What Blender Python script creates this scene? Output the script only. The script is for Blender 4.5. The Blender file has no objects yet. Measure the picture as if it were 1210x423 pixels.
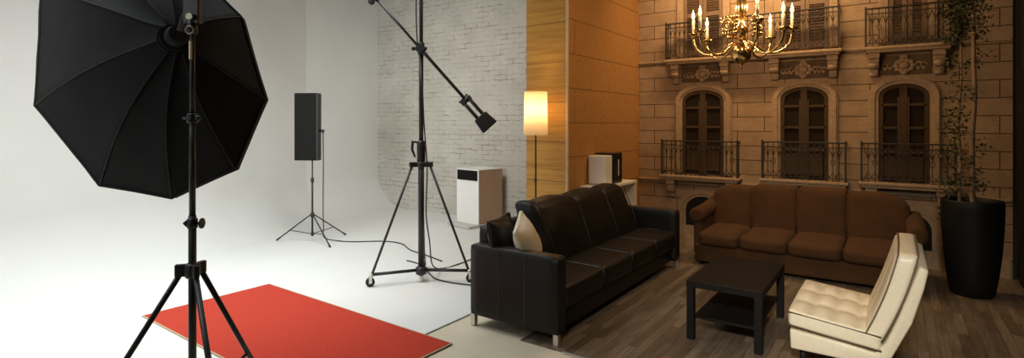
import bpy, bmesh, math, random
from mathutils import Vector, Matrix, noise
random.seed(7)
PI = math.pi
C = bpy.context.scene.collection
scene = bpy.context.scene

# ------------------------------------------------------------------ camera, exposure, lights
# Room axes: +x along the back wall to the right, +y into the room, z up. Camera stands at the origin.
cam_d = bpy.data.cameras.new('camera')
cam = bpy.data.objects.new('camera', cam_d)
C.objects.link(cam)
cam.location = (0, 0, 1.6)
cam.rotation_euler = (PI / 2, 0, math.radians(35.26))
cam_d.sensor_width = 36.0
cam_d.lens = 640 / 1210 * 36
cam_d.shift_y = -66.5 / 1210
cam_d.clip_start = 0.05
scene.camera = cam
scene.view_settings.view_transform = 'Standard'
scene.view_settings.look = 'None'
scene.view_settings.gamma = 1.0
scene.view_settings.exposure = 0.0
scene.view_settings.use_curve_mapping = False

world = bpy.data.worlds.new('world')
scene.world = world
world.use_nodes = True
bg = world.node_tree.nodes['Background']
bg.inputs[0].default_value = (0.9, 0.92, 1.0, 1)
bg.inputs[1].default_value = 0.02


def area(name, loc, target, size, watts, color, spread=180):
    d = bpy.data.lights.new(name, 'AREA')
    d.shape = 'RECTANGLE'
    d.size, d.size_y = size
    d.energy = watts
    d.color = color
    d.spread = math.radians(spread)
    o = bpy.data.objects.new(name, d)
    C.objects.link(o)
    o.location = loc
    o.rotation_euler = (Vector(target) - Vector(loc)).to_track_quat('-Z', 'Y').to_euler()
    return o


COOL = (0.93, 0.985, 1.0)
area('studio_ceiling_lamp', (-4.9, 2.8, 4.1), (-5.2, 3.0, 0), (2.6, 3.0), 78, COOL, 108)
area('studio_front_fill', (-4.4, 0.2, 4.1), (-4.6, 0.7, 0), (2.0, 2.0), 44, COOL, 95)  # added fill that brightens the near studio floor
area('studio_wall_fill', (-3.2, -2.6, 2.3), (-7.0, 5.0, 1.9), (2.2, 2.0), 40, COOL, 62)  # added fill from behind the camera for the cove wall, not a window
area('brick_fill', (-4.7, 3.9, 4.1), (-6.3, 7.1, 1.5), (1.6, 0.8), 24, (1.0, 0.97, 0.91), 85)  # unseen fill added to lighten the brick and the cove beside it
area('lounge_fill', (0.2, -1.6, 3.4), (-0.45, 4.0, 0.2), (0.5, 0.5), 14, (1.0, 0.94, 0.82), 36)  # added frontal light, lifts the cream chair
area('facade_fill', (-1.5, 6.75, 4.2), (-1.55, 7.40, 2.7), (1.9, 0.12), 46, (1.0, 0.64, 0.31), 120)  # strip light added out of view so the facade is brightest at the top


# ------------------------------------------------------------------ node helpers
def new_mat(name):
    m = bpy.data.materials.new(name)
    m.use_nodes = True
    nt = m.node_tree
    return m, nt, nt.nodes['Principled BSDF']


def N(nt, typ, **kw):
    n = nt.nodes.new(typ)
    for k, v in kw.items():
        if k.startswith('i_'):
            n.inputs[k[2:].replace('_', ' ')].default_value = v
        else:
            setattr(n, k, v)
    return n


def ramp(nt, stops):
    r = nt.nodes.new('ShaderNodeValToRGB')
    el = r.color_ramp.elements
    while len(el) > 1:
        el.remove(el[-1])
    el[0].position, el[0].color = stops[0][0], (*stops[0][1], 1)
    for p, c in stops[1:]:
        e = el.new(p)
        e.color = (*c, 1)
    return r


def mix(nt, fac, a, b, blend='MIX'):
    m = nt.nodes.new('ShaderNodeMix')
    m.data_type = 'RGBA'
    m.blend_type = blend
    for sock, val in ((m.inputs[0], fac), (m.inputs[6], a), (m.inputs[7], b)):
        if hasattr(val, 'is_linked'):
            nt.links.new(val, sock)
        elif isinstance(val, (int, float)):
            sock.default_value = val
        else:
            sock.default_value = (*val, 1)
    return m.outputs[2]


def coords(nt, scale=(1, 1, 1), kind='Object', swap=None):
    tc = nt.nodes.new('ShaderNodeTexCoord')
    if kind != 'World':
        out = tc.outputs[kind]
    else:
        out = nt.nodes.new('ShaderNodeNewGeometry').outputs['Position']
    if swap:
        s = nt.nodes.new('ShaderNodeSeparateXYZ')
        nt.links.new(out, s.inputs[0])
        c = nt.nodes.new('ShaderNodeCombineXYZ')
        for i, ax in enumerate(swap):
            if ax in 'xyz':
                nt.links.new(s.outputs['xyz'.index(ax)], c.inputs[i])
        out = c.outputs[0]
    mp = nt.nodes.new('ShaderNodeMapping')
    mp.inputs['Scale'].default_value = scale
    nt.links.new(out, mp.inputs[0])
    return mp.outputs[0]


def bump(nt, bsdf, height, strength=0.3, dist=0.01):
    b = nt.nodes.new('ShaderNodeBump')
    b.inputs['Strength'].default_value = strength
    b.inputs['Distance'].default_value = dist
    nt.links.new(height, b.inputs['Height'])
    nt.links.new(b.outputs[0], bsdf.inputs['Normal'])


def plain(name, col, rough=0.5, metal=0.0, var=0.08, scale=30.0, bstr=0.0, bdist=0.002, spec=0.5, stretch=(1, 1, 1)):
    m, nt, b = new_mat(name)
    b.inputs['Roughness'].default_value = rough
    b.inputs['Metallic'].default_value = metal
    b.inputs['Specular IOR Level'].default_value = spec
    n = N(nt, 'ShaderNodeTexNoise', i_Scale=scale, i_Detail=4.0)
    nt.links.new(coords(nt, stretch), n.inputs['Vector'])
    r = ramp(nt, [(0.3, tuple(c * (1 - var) for c in col)), (0.7, tuple(min(1, c * (1 + var)) for c in col))])
    nt.links.new(n.outputs[0], r.inputs[0])
    nt.links.new(r.outputs[0], b.inputs['Base Color'])
    if bstr:
        bump(nt, b, n.outputs[0], bstr, bdist)
    return m


def emissive(name, col, strength, base=(0.9, 0.8, 0.6)):
    m, nt, b = new_mat(name)
    b.inputs['Base Color'].default_value = (*base, 1)
    b.inputs['Emission Color'].default_value = (*col, 1)
    b.inputs['Emission Strength'].default_value = strength
    b.inputs['Roughness'].default_value = 0.8
    return m


# ------------------------------------------------------------------ materials
M = {}
M['cyc'] = plain('cyclorama_paint', (0.66, 0.66, 0.63), 0.75, var=0.02, scale=2.0, spec=0.2)
M['ceiling'] = plain('ceiling_paint', (0.30, 0.29, 0.27), 0.9, var=0.03, scale=4)
M['concrete'] = plain('beige_concrete', (0.62, 0.545, 0.41), 0.6, var=0.08, scale=3.5, bstr=0.1)
M['dark_wall'] = plain('dark_wall_paint', (0.02, 0.018, 0.015), 0.7, scale=6)
M['black_metal'] = plain('black_powder_coat', (0.012, 0.012, 0.012), 0.42, scale=60)
M['black_rubber'] = plain('black_rubber', (0.015, 0.015, 0.015), 0.7, scale=40)
M['steel'] = plain('brushed_steel', (0.72, 0.70, 0.66), 0.28, 1.0, scale=50, stretch=(1, 1, 0.05))
M['worn_brass'] = plain('worn_brass_fitting', (0.27, 0.235, 0.17), 0.4, 1.0, scale=40)
M['softbox_cloth'] = plain('black_nylon', (0.0055, 0.0055, 0.005), 0.75, spec=0.14, var=0.2, scale=14, bstr=0.15, bdist=0.004)
M['softbox_seam'] = plain('black_webbing', (0.010, 0.010, 0.0095), 0.7, spec=0.2, var=0.2, scale=60)
M['diffuser'] = plain('white_diffuser_cloth', (0.8, 0.8, 0.8), 0.9, scale=20)
M['panel_face'] = plain('black_grille', (0.007, 0.007, 0.0065), 0.7, spec=0.15, var=0.15, scale=90, bstr=0.2, bdist=0.001)
M['white_lacquer'] = plain('white_lacquer', (0.80, 0.78, 0.74), 0.35, var=0.02, scale=8)
M['beige_board'] = plain('beige_particle_board', (0.37, 0.235, 0.145), 0.7, var=0.05, scale=60)
M['grey_board'] = plain('grey_board', (0.5, 0.48, 0.43), 0.7, var=0.05, scale=30)
M['black_plastic'] = plain('black_plastic', (0.012, 0.011, 0.010), 0.3, scale=40)
M['black_wood'] = plain('black_stained_wood', (0.008, 0.007, 0.006), 0.55, spec=0.16, var=0.2, scale=12, stretch=(8, 1, 1))
M['leather'] = plain('black_leather', (0.008, 0.0073, 0.0062), 0.46, spec=0.26, var=0.12, scale=140, bstr=0.18, bdist=0.002)
M['leather_brown_edge'] = plain('brown_leather_top', (0.035, 0.024, 0.016), 0.36, var=0.2, scale=50, bstr=0.15)  # lighter brown leather for the arm tops
M['piping_grey'] = plain('grey_piping', (0.06, 0.055, 0.05), 0.4, scale=50)
M['cream_pillow'] = plain('cream_cotton', (0.74, 0.66, 0.52), 0.9, var=0.05, scale=160, bstr=0.2)
M['velvet'] = plain('rust_velvet', (0.054, 0.0185, 0.0006), 0.9, var=0.18, scale=7, bstr=0.1)
M['velvet_seam'] = plain('rust_velvet_piping', (0.075, 0.030, 0.006), 0.8, scale=50)
M['cream_leather'] = plain('cream_leather', (0.74, 0.66, 0.50), 0.42, var=0.04, scale=30, bstr=0.12)
M['cream_piping'] = plain('dark_tan_piping', (0.13, 0.10, 0.06), 0.5, scale=60)
M['pot'] = plain('black_resin', (0.007, 0.007, 0.0065), 0.5, spec=0.2, var=0.1, scale=60)
M['soil'] = plain('potting_soil', (0.03, 0.02, 0.012), 0.95, var=0.4, scale=60, bstr=0.6, bdist=0.01)
M['bark'] = plain('pale_bark', (0.23, 0.15, 0.085), 0.8, var=0.3, scale=25, bstr=0.4, stretch=(4, 4, 0.6))
M['leaf'] = plain('olive_leaf', (0.040, 0.045, 0.014), 0.6, var=0.4, scale=12)
M['brass'] = plain('polished_brass', (0.66, 0.43, 0.17), 0.22, 1.0, var=0.08, scale=20)
M['candle'] = plain('ivory_candle', (0.75, 0.66, 0.52), 0.5, var=0.03, scale=20)
M['flame'] = emissive('candle_bulb_glow', (1.0, 0.56, 0.17), 3.8)
M['white_trim'] = plain('pale_trim', (0.60, 0.46, 0.28), 0.6, var=0.1, scale=20)
M['aluminium'] = plain('aluminium_strip', (0.6, 0.58, 0.55), 0.35, 0.9, scale=50)
M['red_edge'] = plain('tan_binding', (0.42, 0.30, 0.18), 0.8, var=0.1, scale=60)
M['glass_dark'] = plain('dark_glass', (0.020, 0.013, 0.008), 0.8, spec=0.1, var=0.2, scale=4)
M['sepia_wood'] = plain('sepia_door_wood', (0.060, 0.037, 0.021), 0.8, spec=0.2, var=0.15, scale=12, stretch=(6, 6, 0.6))
M['sepia_shutter'] = plain('sepia_shutter_wood', (0.17, 0.105, 0.06), 0.7, var=0.15, scale=12, stretch=(6, 6, 0.6))
M['sepia_iron'] = plain('sepia_iron', (0.022, 0.016, 0.012), 0.6, var=0.1, scale=40)
M['sepia_dark'] = plain('sepia_frieze', (0.10, 0.062, 0.036), 0.9, var=0.25, scale=10, bstr=0.2)
M['sepia_void'] = plain('sepia_archway', (0.006, 0.005, 0.004), 0.95, scale=10)
M['sepia_carve'] = plain('sepia_carving', (0.33, 0.22, 0.135), 0.9, var=0.25, scale=30, bstr=0.3)


def make_trim_stone():
    m, nt, b = new_mat('sepia_dressed_stone')
    n = N(nt, 'ShaderNodeTexNoise', i_Scale=22.0, i_Detail=6.0)
    nt.links.new(coords(nt, (1, 1, 1)), n.inputs['Vector'])
    r = ramp(nt, [(0.3, (0.29, 0.195, 0.12)), (0.7, (0.39, 0.27, 0.17))])
    nt.links.new(n.outputs[0], r.inputs[0])
    nt.links.new(r.outputs[0], b.inputs['Base Color'])
    b.inputs['Roughness'].default_value = 0.9
    bump(nt, b, n.outputs[0], 0.2, 0.004)
    return m


M['sepia_trim'] = make_trim_stone()


def make_facade():
    m, nt, b = new_mat('sepia_ashlar')
    v = coords(nt, (1, 1, 1), 'World', 'xz0')
    br = N(nt, 'ShaderNodeTexBrick', offset=0.42, i_Scale=1.0, i_Mortar_Size=0.005, i_Mortar_Smooth=0.2,
           i_Bias=0.0, i_Brick_Width=0.56, i_Row_Height=0.186)
    br.inputs['Color1'].default_value = (0.40, 0.275, 0.175, 1)
    br.inputs['Color2'].default_value = (0.35, 0.24, 0.15, 1)
    br.inputs['Mortar'].default_value = (0.06, 0.037, 0.02, 1)
    nt.links.new(v, br.inputs['Vector'])
    n = N(nt, 'ShaderNodeTexNoise', i_Scale=5.0, i_Detail=8.0, i_Roughness=0.65)
    nt.links.new(v, n.inputs['Vector'])
    r = ramp(nt, [(0.25, (0.72, 0.70, 0.68)), (0.75, (1.12, 1.12, 1.12))])
    nt.links.new(n.outputs[0], r.inputs[0])
    c = mix(nt, 1.0, br.outputs['Color'], r.outputs[0], 'MULTIPLY')
    # woven texture of the print
    w = N(nt, 'ShaderNodeTexNoise', i_Scale=1.0, i_Detail=2.0)
    nt.links.new(coords(nt, (18, 1, 240), 'World'), w.inputs['Vector'])
    wr = ramp(nt, [(0.3, (0.86, 0.86, 0.86)), (0.7, (1.08, 1.08, 1.08))])
    nt.links.new(w.outputs[0], wr.inputs[0])
    c = mix(nt, 1.0, c, wr.outputs[0], 'MULTIPLY')
    nt.links.new(c, b.inputs['Base Color'])
    b.inputs['Roughness'].default_value = 0.9
    b.inputs['Specular IOR Level'].default_value = 0.2
    inv = N(nt, 'ShaderNodeMath', operation='SUBTRACT')
    inv.inputs[0].default_value = 1.0
    nt.links.new(br.outputs['Fac'], inv.inputs[1])
    bump(nt, b, inv.outputs[0], 0.25, 0.004)
    return m


M['facade'] = make_facade()


def make_brick():
    m, nt, b = new_mat('white_painted_brick')
    v0 = coords(nt, (1, 1, 1), 'World', 'xz0')
    nz = N(nt, 'ShaderNodeTexNoise', i_Scale=7.0, i_Detail=3.0)
    nt.links.new(v0, nz.inputs['Vector'])
    sub = N(nt, 'ShaderNodeVectorMath', operation='SUBTRACT')
    nt.links.new(nz.outputs['Color'], sub.inputs[0])
    sub.inputs[1].default_value = (0.5, 0.5, 0.5)
    sc = N(nt, 'ShaderNodeVectorMath', operation='SCALE')
    sc.inputs['Scale'].default_value = 0.05
    nt.links.new(sub.outputs[0], sc.inputs[0])
    ad = N(nt, 'ShaderNodeVectorMath', operation='ADD')
    nt.links.new(v0, ad.inputs[0])
    nt.links.new(sc.outputs[0], ad.inputs[1])
    br = N(nt, 'ShaderNodeTexBrick', offset=0.5, i_Scale=1.0, i_Mortar_Size=0.006, i_Mortar_Smooth=0.5,
           i_Brick_Width=0.25, i_Row_Height=0.082)
    nt.links.new(ad.outputs[0], br.inputs['Vector'])
    gaps = N(nt, 'ShaderNodeTexNoise', i_Scale=3.2, i_Detail=5.0, i_Roughness=0.7)
    nt.links.new(coords(nt, (0.8, 1, 2.4), 'World'), gaps.inputs['Vector'])
    gr = ramp(nt, [(0.46, (0.08, 0.08, 0.08)), (0.62, (0.95, 0.95, 0.95))])
    nt.links.new(gaps.outputs[0], gr.inputs[0])
    f = N(nt, 'ShaderNodeMath', operation='MULTIPLY')
    nt.links.new(br.outputs['Fac'], f.inputs[0])
    nt.links.new(gr.outputs[0], f.inputs[1])
    tone = N(nt, 'ShaderNodeTexNoise', i_Scale=2.0, i_Detail=8.0, i_Roughness=0.7)
    nt.links.new(v0, tone.inputs['Vector'])
    tr = ramp(nt, [(0.3, (0.41, 0.385, 0.335)), (0.7, (0.54, 0.51, 0.45))])
    nt.links.new(tone.outputs[0], tr.inputs[0])
    c = mix(nt, f.outputs[0], tr.outputs[0], (0.12, 0.105, 0.08))
    spk = N(nt, 'ShaderNodeTexNoise', i_Scale=26.0, i_Detail=3.0)
    nt.links.new(v0, spk.inputs['Vector'])
    sr = ramp(nt, [(0.64, (0, 0, 0)), (0.74, (1, 1, 1))])
    nt.links.new(spk.outputs[0], sr.inputs[0])
    c = mix(nt, sr.outputs[0], c, (0.30, 0.27, 0.22))
    nt.links.new(c, b.inputs['Base Color'])
    b.inputs['Roughness'].default_value = 0.85
    b.inputs['Specular IOR Level'].default_value = 0.2
    h = N(nt, 'ShaderNodeMath', operation='SUBTRACT')
    h.inputs[0].default_value = 1.0
    nt.links.new(br.outputs['Fac'], h.inputs[1])
    bump(nt, b, h.outputs[0], 0.2, 0.005)
    return m


M['brick'] = make_brick()


def make_plywood():
    m, nt, b = new_mat('knotty_pine_boards')
    w = N(nt, 'ShaderNodeTexNoise', i_Scale=1.0, i_Detail=8.0, i_Roughness=0.65)
    nt.links.new(coords(nt, (1.6, 1, 34), 'World'), w.inputs['Vector'])
    r = ramp(nt, [(0.28, (0.36, 0.165, 0.022)), (0.5, (0.52, 0.27, 0.045)), (0.72, (0.60, 0.34, 0.065))])
    nt.links.new(w.outputs[0], r.inputs[0])
    br = N(nt, 'ShaderNodeTexBrick', offset=0.3, i_Scale=1.0, i_Mortar_Size=0.004, i_Brick_Width=3.0, i_Row_Height=0.46)
    nt.links.new(coords(nt, (1, 1, 1), 'World', 'xz0'), br.inputs['Vector'])
    c = mix(nt, br.outputs['Fac'], r.outputs[0], (0.16, 0.08, 0.02))
    vo = N(nt, 'ShaderNodeTexVoronoi', i_Scale=2.6)
    nt.links.new(coords(nt, (1, 1, 1.6), 'World', 'xz0'), vo.inputs['Vector'])
    kr = ramp(nt, [(0.05, (1, 1, 1)), (0.10, (0, 0, 0))])
    nt.links.new(vo.outputs['Distance'], kr.inputs[0])
    c = mix(nt, kr.outputs[0], c, (0.20, 0.09, 0.02))
    nt.links.new(c, b.inputs['Base Color'])
    b.inputs['Roughness'].default_value = 0.6
    bump(nt, b, w.outputs[0], 0.15, 0.003)
    return m


M['plywood'] = make_plywood()


def make_brown_panel():
    m, nt, b = new_mat('brown_pressed_board')
    n = N(nt, 'ShaderNodeTexNoise', i_Scale=26.0, i_Detail=8.0, i_Roughness=0.7)
    nt.links.new(coords(nt, (1, 1, 1), 'World'), n.inputs['Vector'])
    r = ramp(nt, [(0.3, (0.32, 0.15, 0.04)), (0.7, (0.44, 0.22, 0.066))])
    nt.links.new(n.outputs[0], r.inputs[0])
    br = N(nt, 'ShaderNodeTexBrick', offset=0.3, i_Scale=1.0, i_Mortar_Size=0.004, i_Brick_Width=8.0, i_Row_Height=0.40)
    nt.links.new(coords(nt, (1, 1, 1), 'World', 'yz0'), br.inputs['Vector'])
    c = mix(nt, br.outputs['Fac'], r.outputs[0], (0.08, 0.035, 0.01))
    nt.links.new(c, b.inputs['Base Color'])
    b.inputs['Roughness'].default_value = 0.7
    bump(nt, b, n.outputs[0], 0.35, 0.005)
    return m


M['brown_panel'] = make_brown_panel()


def make_laminate():
    m, nt, b = new_mat('brown_strip_laminate')
    v = coords(nt, (1, 1, 1), 'World', 'yx0')
    br = N(nt, 'ShaderNodeTexBrick', offset=0.37, i_Scale=1.0, i_Mortar_Size=0.002, i_Brick_Width=0.55, i_Row_Height=0.065)
    br.inputs['Color1'].default_value = (0.19, 0.145, 0.10, 1)
    br.inputs['Color2'].default_value = (0.09, 0.063, 0.041, 1)
    br.inputs['Mortar'].default_value = (0.08, 0.05, 0.03, 1)
    nt.links.new(v, br.inputs['Vector'])
    g = N(nt, 'ShaderNodeTexNoise', i_Scale=1.0, i_Detail=7.0, i_Roughness=0.7)
    nt.links.new(coords(nt, (42, 3.0, 1), 'World'), g.inputs['Vector'])
    r = ramp(nt, [(0.28, (0.55, 0.55, 0.55)), (0.72, (1.35, 1.35, 1.35))])
    nt.links.new(g.outputs[0], r.inputs[0])
    c = mix(nt, 1.0, br.outputs['Color'], r.outputs[0], 'MULTIPLY')
    nt.links.new(c, b.inputs['Base Color'])
    b.inputs['Roughness'].default_value = 0.5
    bump(nt, b, g.outputs[0], 0.1, 0.002)
    return m


M['laminate'] = make_laminate()


def make_carpet():
    m, nt, b = new_mat('red_needle_felt')
    n = N(nt, 'ShaderNodeTexNoise', i_Scale=120.0, i_Detail=3.0)
    nt.links.new(coords(nt), n.inputs['Vector'])
    r = ramp(nt, [(0.3, (0.37, 0.036, 0.021)), (0.7, (0.48, 0.056, 0.034))])
    nt.links.new(n.outputs[0], r.inputs[0])
    s = N(nt, 'ShaderNodeTexVoronoi', i_Scale=2.3)
    nt.links.new(coords(nt, (1, 1, 1)), s.inputs['Vector'])
    sr = ramp(nt, [(0.03, (0.35, 0.35, 0.35)), (0.06, (0, 0, 0))])
    nt.links.new(s.outputs['Distance'], sr.inputs[0])
    c = mix(nt, sr.outputs[0], r.outputs[0], (0.62, 0.25, 0.16))
    nt.links.new(c, b.inputs['Base Color'])
    b.inputs['Roughness'].default_value = 0.95
    b.inputs['Specular IOR Level'].default_value = 0.1
    bump(nt, b, n.outputs[0], 0.3, 0.003)
    return m


M['red_carpet'] = make_carpet()


def make_shade():
    m, nt, b = new_mat('lit_lamp_shade')
    nt.nodes.remove(b)
    out = [n for n in nt.nodes if n.type == 'OUTPUT_MATERIAL'][0]
    d = N(nt, 'ShaderNodeBsdfDiffuse')
    d.inputs[0].default_value = (0.85, 0.74, 0.55, 1)
    t = N(nt, 'ShaderNodeBsdfTranslucent')
    t.inputs[0].default_value = (0.46, 0.37, 0.245, 1)
    mx = N(nt, 'ShaderNodeMixShader')
    mx.inputs[0].default_value = 0.6
    nt.links.new(d.outputs[0], mx.inputs[1])
    nt.links.new(t.outputs[0], mx.inputs[2])
    nt.links.new(mx.outputs[0], out.inputs[0])
    return m


M['shade'] = make_shade()


# ------------------------------------------------------------------ mesh helpers
def rotm(rot):
    return Matrix.Rotation(rot[2], 3, 'Z') @ Matrix.Rotation(rot[1], 3, 'Y') @ Matrix.Rotation(rot[0], 3, 'X')


def box(bm, c, s, bev=0.0, rot=(0, 0, 0), seg=2):
    t = bmesh.new()
    bmesh.ops.create_cube(t, size=1)
    for v in t.verts:
        v.co = Vector((v.co.x * s[0], v.co.y * s[1], v.co.z * s[2]))
    if bev:
        bmesh.ops.bevel(t, geom=list(t.edges), offset=bev, segments=seg, profile=0.5, affect='EDGES')
    R = rotm(rot)
    for v in t.verts:
        v.co = R @ v.co + Vector(c)
    merge(bm, t)
    return bm


def merge(bm, t):
    me = bpy.data.meshes.new('tmp')
    t.to_mesh(me)
    t.free()
    bm.from_mesh(me)
    bpy.data.meshes.remove(me)


def frame_at(d):
    d = d.normalized()
    a = Vector((0, 0, 1)) if abs(d.z) < 0.9 else Vector((1, 0, 0))
    x = d.cross(a).normalized()
    return x, d.cross(x).normalized()


def tube(bm, pts, r, seg=10, caps=True, closed=False):
    pts = [Vector(p) for p in pts]
    n = len(pts)
    rs = r if isinstance(r, (list, tuple)) else [r] * n
    rings = []
    px = None
    for i, p in enumerate(pts):
        if closed:
            d = pts[(i + 1) % n] - pts[i - 1]
        else:
            d = pts[min(i + 1, n - 1)] - pts[max(i - 1, 0)]
        d.normalize()
        if px is None:
            x, y = frame_at(d)
        else:
            x = (px - d * px.dot(d)).normalized()
            y = d.cross(x)
        px = x
        rings.append([bm.verts.new(p + (x * math.cos(2 * PI * k / seg) + y * math.sin(2 * PI * k / seg)) * rs[i]) for k in range(seg)])
    m = n if closed else n - 1
    for i in range(m):
        a, b = rings[i], rings[(i + 1) % n]
        for k in range(seg):
            f = bm.faces.new((a[k], a[(k + 1) % seg], b[(k + 1) % seg], b[k]))
            f.smooth = True
    if caps and not closed:
        bm.faces.new(list(reversed(rings[0])))
        bm.faces.new(rings[-1])
    return bm


def lathe(bm, prof, seg=32, c=(0, 0, 0), cap=True):
    rings = []
    for r, z in prof:
        rings.append([bm.verts.new((c[0] + r * math.cos(2 * PI * k / seg), c[1] + r * math.sin(2 * PI * k / seg), c[2] + z)) for k in range(seg)])
    for a, b in zip(rings, rings[1:]):
        for k in range(seg):
            f = bm.faces.new((a[k], a[(k + 1) % seg], b[(k + 1) % seg], b[k]))
            f.smooth = True
    if cap:
        bm.faces.new(list(reversed(rings[0])))
        bm.faces.new(rings[-1])
    return bm


def prism_xz(bm, poly, y0, y1):
    """polygon in x,z extruded between y0 and y1"""
    a = [bm.verts.new((x, y0, z)) for x, z in poly]
    b = [bm.verts.new((x, y1, z)) for x, z in poly]
    bm.faces.new(a)
    bm.faces.new(list(reversed(b)))
    n = len(poly)
    for i in range(n):
        bm.faces.new((a[i], b[i], b[(i + 1) % n], a[(i + 1) % n]))
    return bm


def strip_xz(bm, inner, outer, y0, y1):
    """band between two open polylines in x,z, extruded in y"""
    rows = []
    for (ix, iz), (ox, oz) in zip(inner, outer):
        rows.append([bm.verts.new((ix, y0, iz)), bm.verts.new((ox, y0, oz)), bm.verts.new((ox, y1, oz)), bm.verts.new((ix, y1, iz))])
    for a, b in zip(rows, rows[1:]):
        for k in range(4):
            bm.faces.new((a[k], a[(k + 1) % 4], b[(k + 1) % 4], b[k]))
    bm.faces.new(rows[0])
    bm.faces.new(list(reversed(rows[-1])))
    return bm


def soft(bm, c, s, r=0.05, crown=(0, 0, 0), n=12, rot=(0, 0, 0), fn=None):
    """upholstered block: rounded box whose faces bulge by crown along x,y,z"""
    t = bmesh.new()
    bmesh.ops.create_cube(t, size=2)
    bmesh.ops.subdivide_edges(t, edges=list(t.edges), cuts=n, use_grid_fill=True)
    h = Vector(s) / 2
    R = rotm(rot)
    for v in t.verts:
        q = v.co.copy()
        p = Vector((q.x * h.x, q.y * h.y, q.z * h.z))
        inner = Vector([max(-(h[i] - r), min(h[i] - r, p[i])) for i in range(3)])
        d = p - inner
        if d.length > 1e-9:
            p = inner + d.normalized() * r
        bl = [(1 - q[i] ** 2) for i in range(3)]
        p.x += crown[0] * q.x * bl[1] * bl[2]
        p.y += crown[1] * q.y * bl[0] * bl[2]
        p.z += crown[2] * q.z * bl[0] * bl[1]
        if fn:
            p = fn(p, q)
        v.co = R @ p + Vector(c)
    for f in t.faces:
        f.smooth = True
    merge(bm, t)
    return bm


def ball(bm, c, r, seg=16, sq=(1, 1, 1)):
    t = bmesh.new()
    bmesh.ops.create_uvsphere(t, u_segments=seg, v_segments=max(6, seg // 2), radius=r)
    for v in t.verts:
        v.co = Vector((v.co.x * sq[0], v.co.y * sq[1], v.co.z * sq[2])) + Vector(c)
    for f in t.faces:
        f.smooth = True
    merge(bm, t)
    return bm


def B():
    return bmesh.new()


def obj(name, bm, mat, parent=None, label=None, smooth=False):
    bmesh.ops.recalc_face_normals(bm, faces=list(bm.faces))
    me = bpy.data.meshes.new(name)
    bm.to_mesh(me)
    bm.free()
    me.materials.append(mat)
    if smooth:
        for p in me.polygons:
            p.use_smooth = True
    o = bpy.data.objects.new(name, me)
    C.objects.link(o)
    if parent:
        o.parent = parent
    if label:
        o['label'] = label
    return o


def thing(name, label, cat, loc=(0, 0, 0), rotz=0.0, group=None):
    o = bpy.data.objects.new(name, None)
    o.empty_display_size = 0.1
    C.objects.link(o)
    o.location = loc
    o.rotation_euler = (0, 0, rotz)
    o['label'] = label
    o['category'] = cat
    if group:
        o['group'] = group
    return o


def tag(o, label, cat, group=None):
    o['label'] = label
    o['category'] = cat
    if group:
        o['group'] = group
    return o


def struct(name, bm, mat, label=None):
    o = obj(name, bm, mat)
    o['kind'] = 'structure'
    if label:
        o['label'] = label
    return o


def smooth_path(pts, n=8):
    P = [Vector(p) for p in pts]
    out = []
    for i in range(len(P) - 1):
        p0, p1, p2, p3 = P[max(i - 1, 0)], P[i], P[i + 1], P[min(i + 2, len(P) - 1)]
        for k in range(n):
            t = k / n
            out.append(0.5 * ((2 * p1) + (p2 - p0) * t + (2 * p0 - 5 * p1 + 4 * p2 - p3) * t * t + (3 * p1 - p0 - 3 * p2 + p3) * t ** 3))
    out.append(P[-1])
    return out


# ------------------------------------------------------------------ the room
CEIL = 4.3
BRICK_Y = 7.10
FAC_Y = 7.48
CYC_X = -8.23
# white floor and cove: one seamless sweep (a floor that curves up into the left wall)
bm = B()
R = 0.72
BEND = -math.tan(math.radians(22))
path = [(BRICK_Y, CYC_X), (5.545, CYC_X), (5.53, CYC_X - 0.004), (-3.0, CYC_X - 8.53 * BEND)]
prof = [(R + 0.6, 0.0)] + [(R * (1 - math.sin(a)), R * (1 - math.cos(a))) for a in [k * PI / 2 / 16 for k in range(17)]] + [(0.0, CEIL)]
rows, edge = [], []
for (y, x0) in path:
    rows.append([bm.verts.new((x0 + dx, y, z)) for dx, z in prof])
    edge.append((x0 + prof[0][0], y))
for a, b_ in zip(rows, rows[1:]):
    for k in range(len(prof) - 1):
        bm.faces.new((a[k], a[k + 1], b_[k + 1], b_[k])).smooth = True
struct('wall_left', bm, M['cyc'], 'white studio cove curving from the floor up into the left wall')
bm = B()
e1 = [bm.verts.new((x, y, 0)) for x, y in edge]
e2 = [bm.verts.new((-2.9, y, 0)) for x, y in edge]
for k in range(len(edge) - 1):
    bm.faces.new((e1[k], e2[k], e2[k + 1], e1[k + 1]))
struct('floor_studio', bm, M['cyc'], 'white seamless studio floor')

bm = B(); box(bm, (-4.4, 2.25, -0.055), (22.2, 10.6, 0.10)); struct('floor', bm, M['concrete'], 'beige concrete floor')
bm = B(); box(bm, (-0.58, 5.40, -0.0005), (3.34, 4.22, 0.011)); box(bm, (-2.65, 6.055, -0.0005), (0.80, 2.91, 0.011)); o = struct('floor_lounge', bm, M['laminate'], 'brown laminate strip floor of the lounge')
bm = B(); box(bm, (-0.40, 3.285, 0.004), (2.98, 0.022, 0.012), 0.003); struct('trim_1', bm, M['aluminium'], 'aluminium strip between concrete and laminate')
bm = B(); box(bm, (-2.9, -1.0 + 2.15, 0.002), (0.012, 8.5, 0.006)); struct('trim_2', bm, M['grey_board'], 'thin edge of the white studio floor')
bm = B(); box(bm, (-6.22, BRICK_Y + 0.06, CEIL / 2), (5.24, 0.12, CEIL)); struct('wall_back', bm, M['brick'], 'white painted brick wall')
bm = B(); box(bm, (-1.0, FAC_Y + 0.08, CEIL / 2), (4.4, 0.12, CEIL)); struct('wall_lounge', bm, M['dark_wall'], 'dark wall behind the stone facade panel')
bm = B(); box(bm, (1.11, 2.3, CEIL / 2), (0.12, 10.6, CEIL)); struct('wall_right', bm, M['dark_wall'], 'dark wall at the right')
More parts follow.
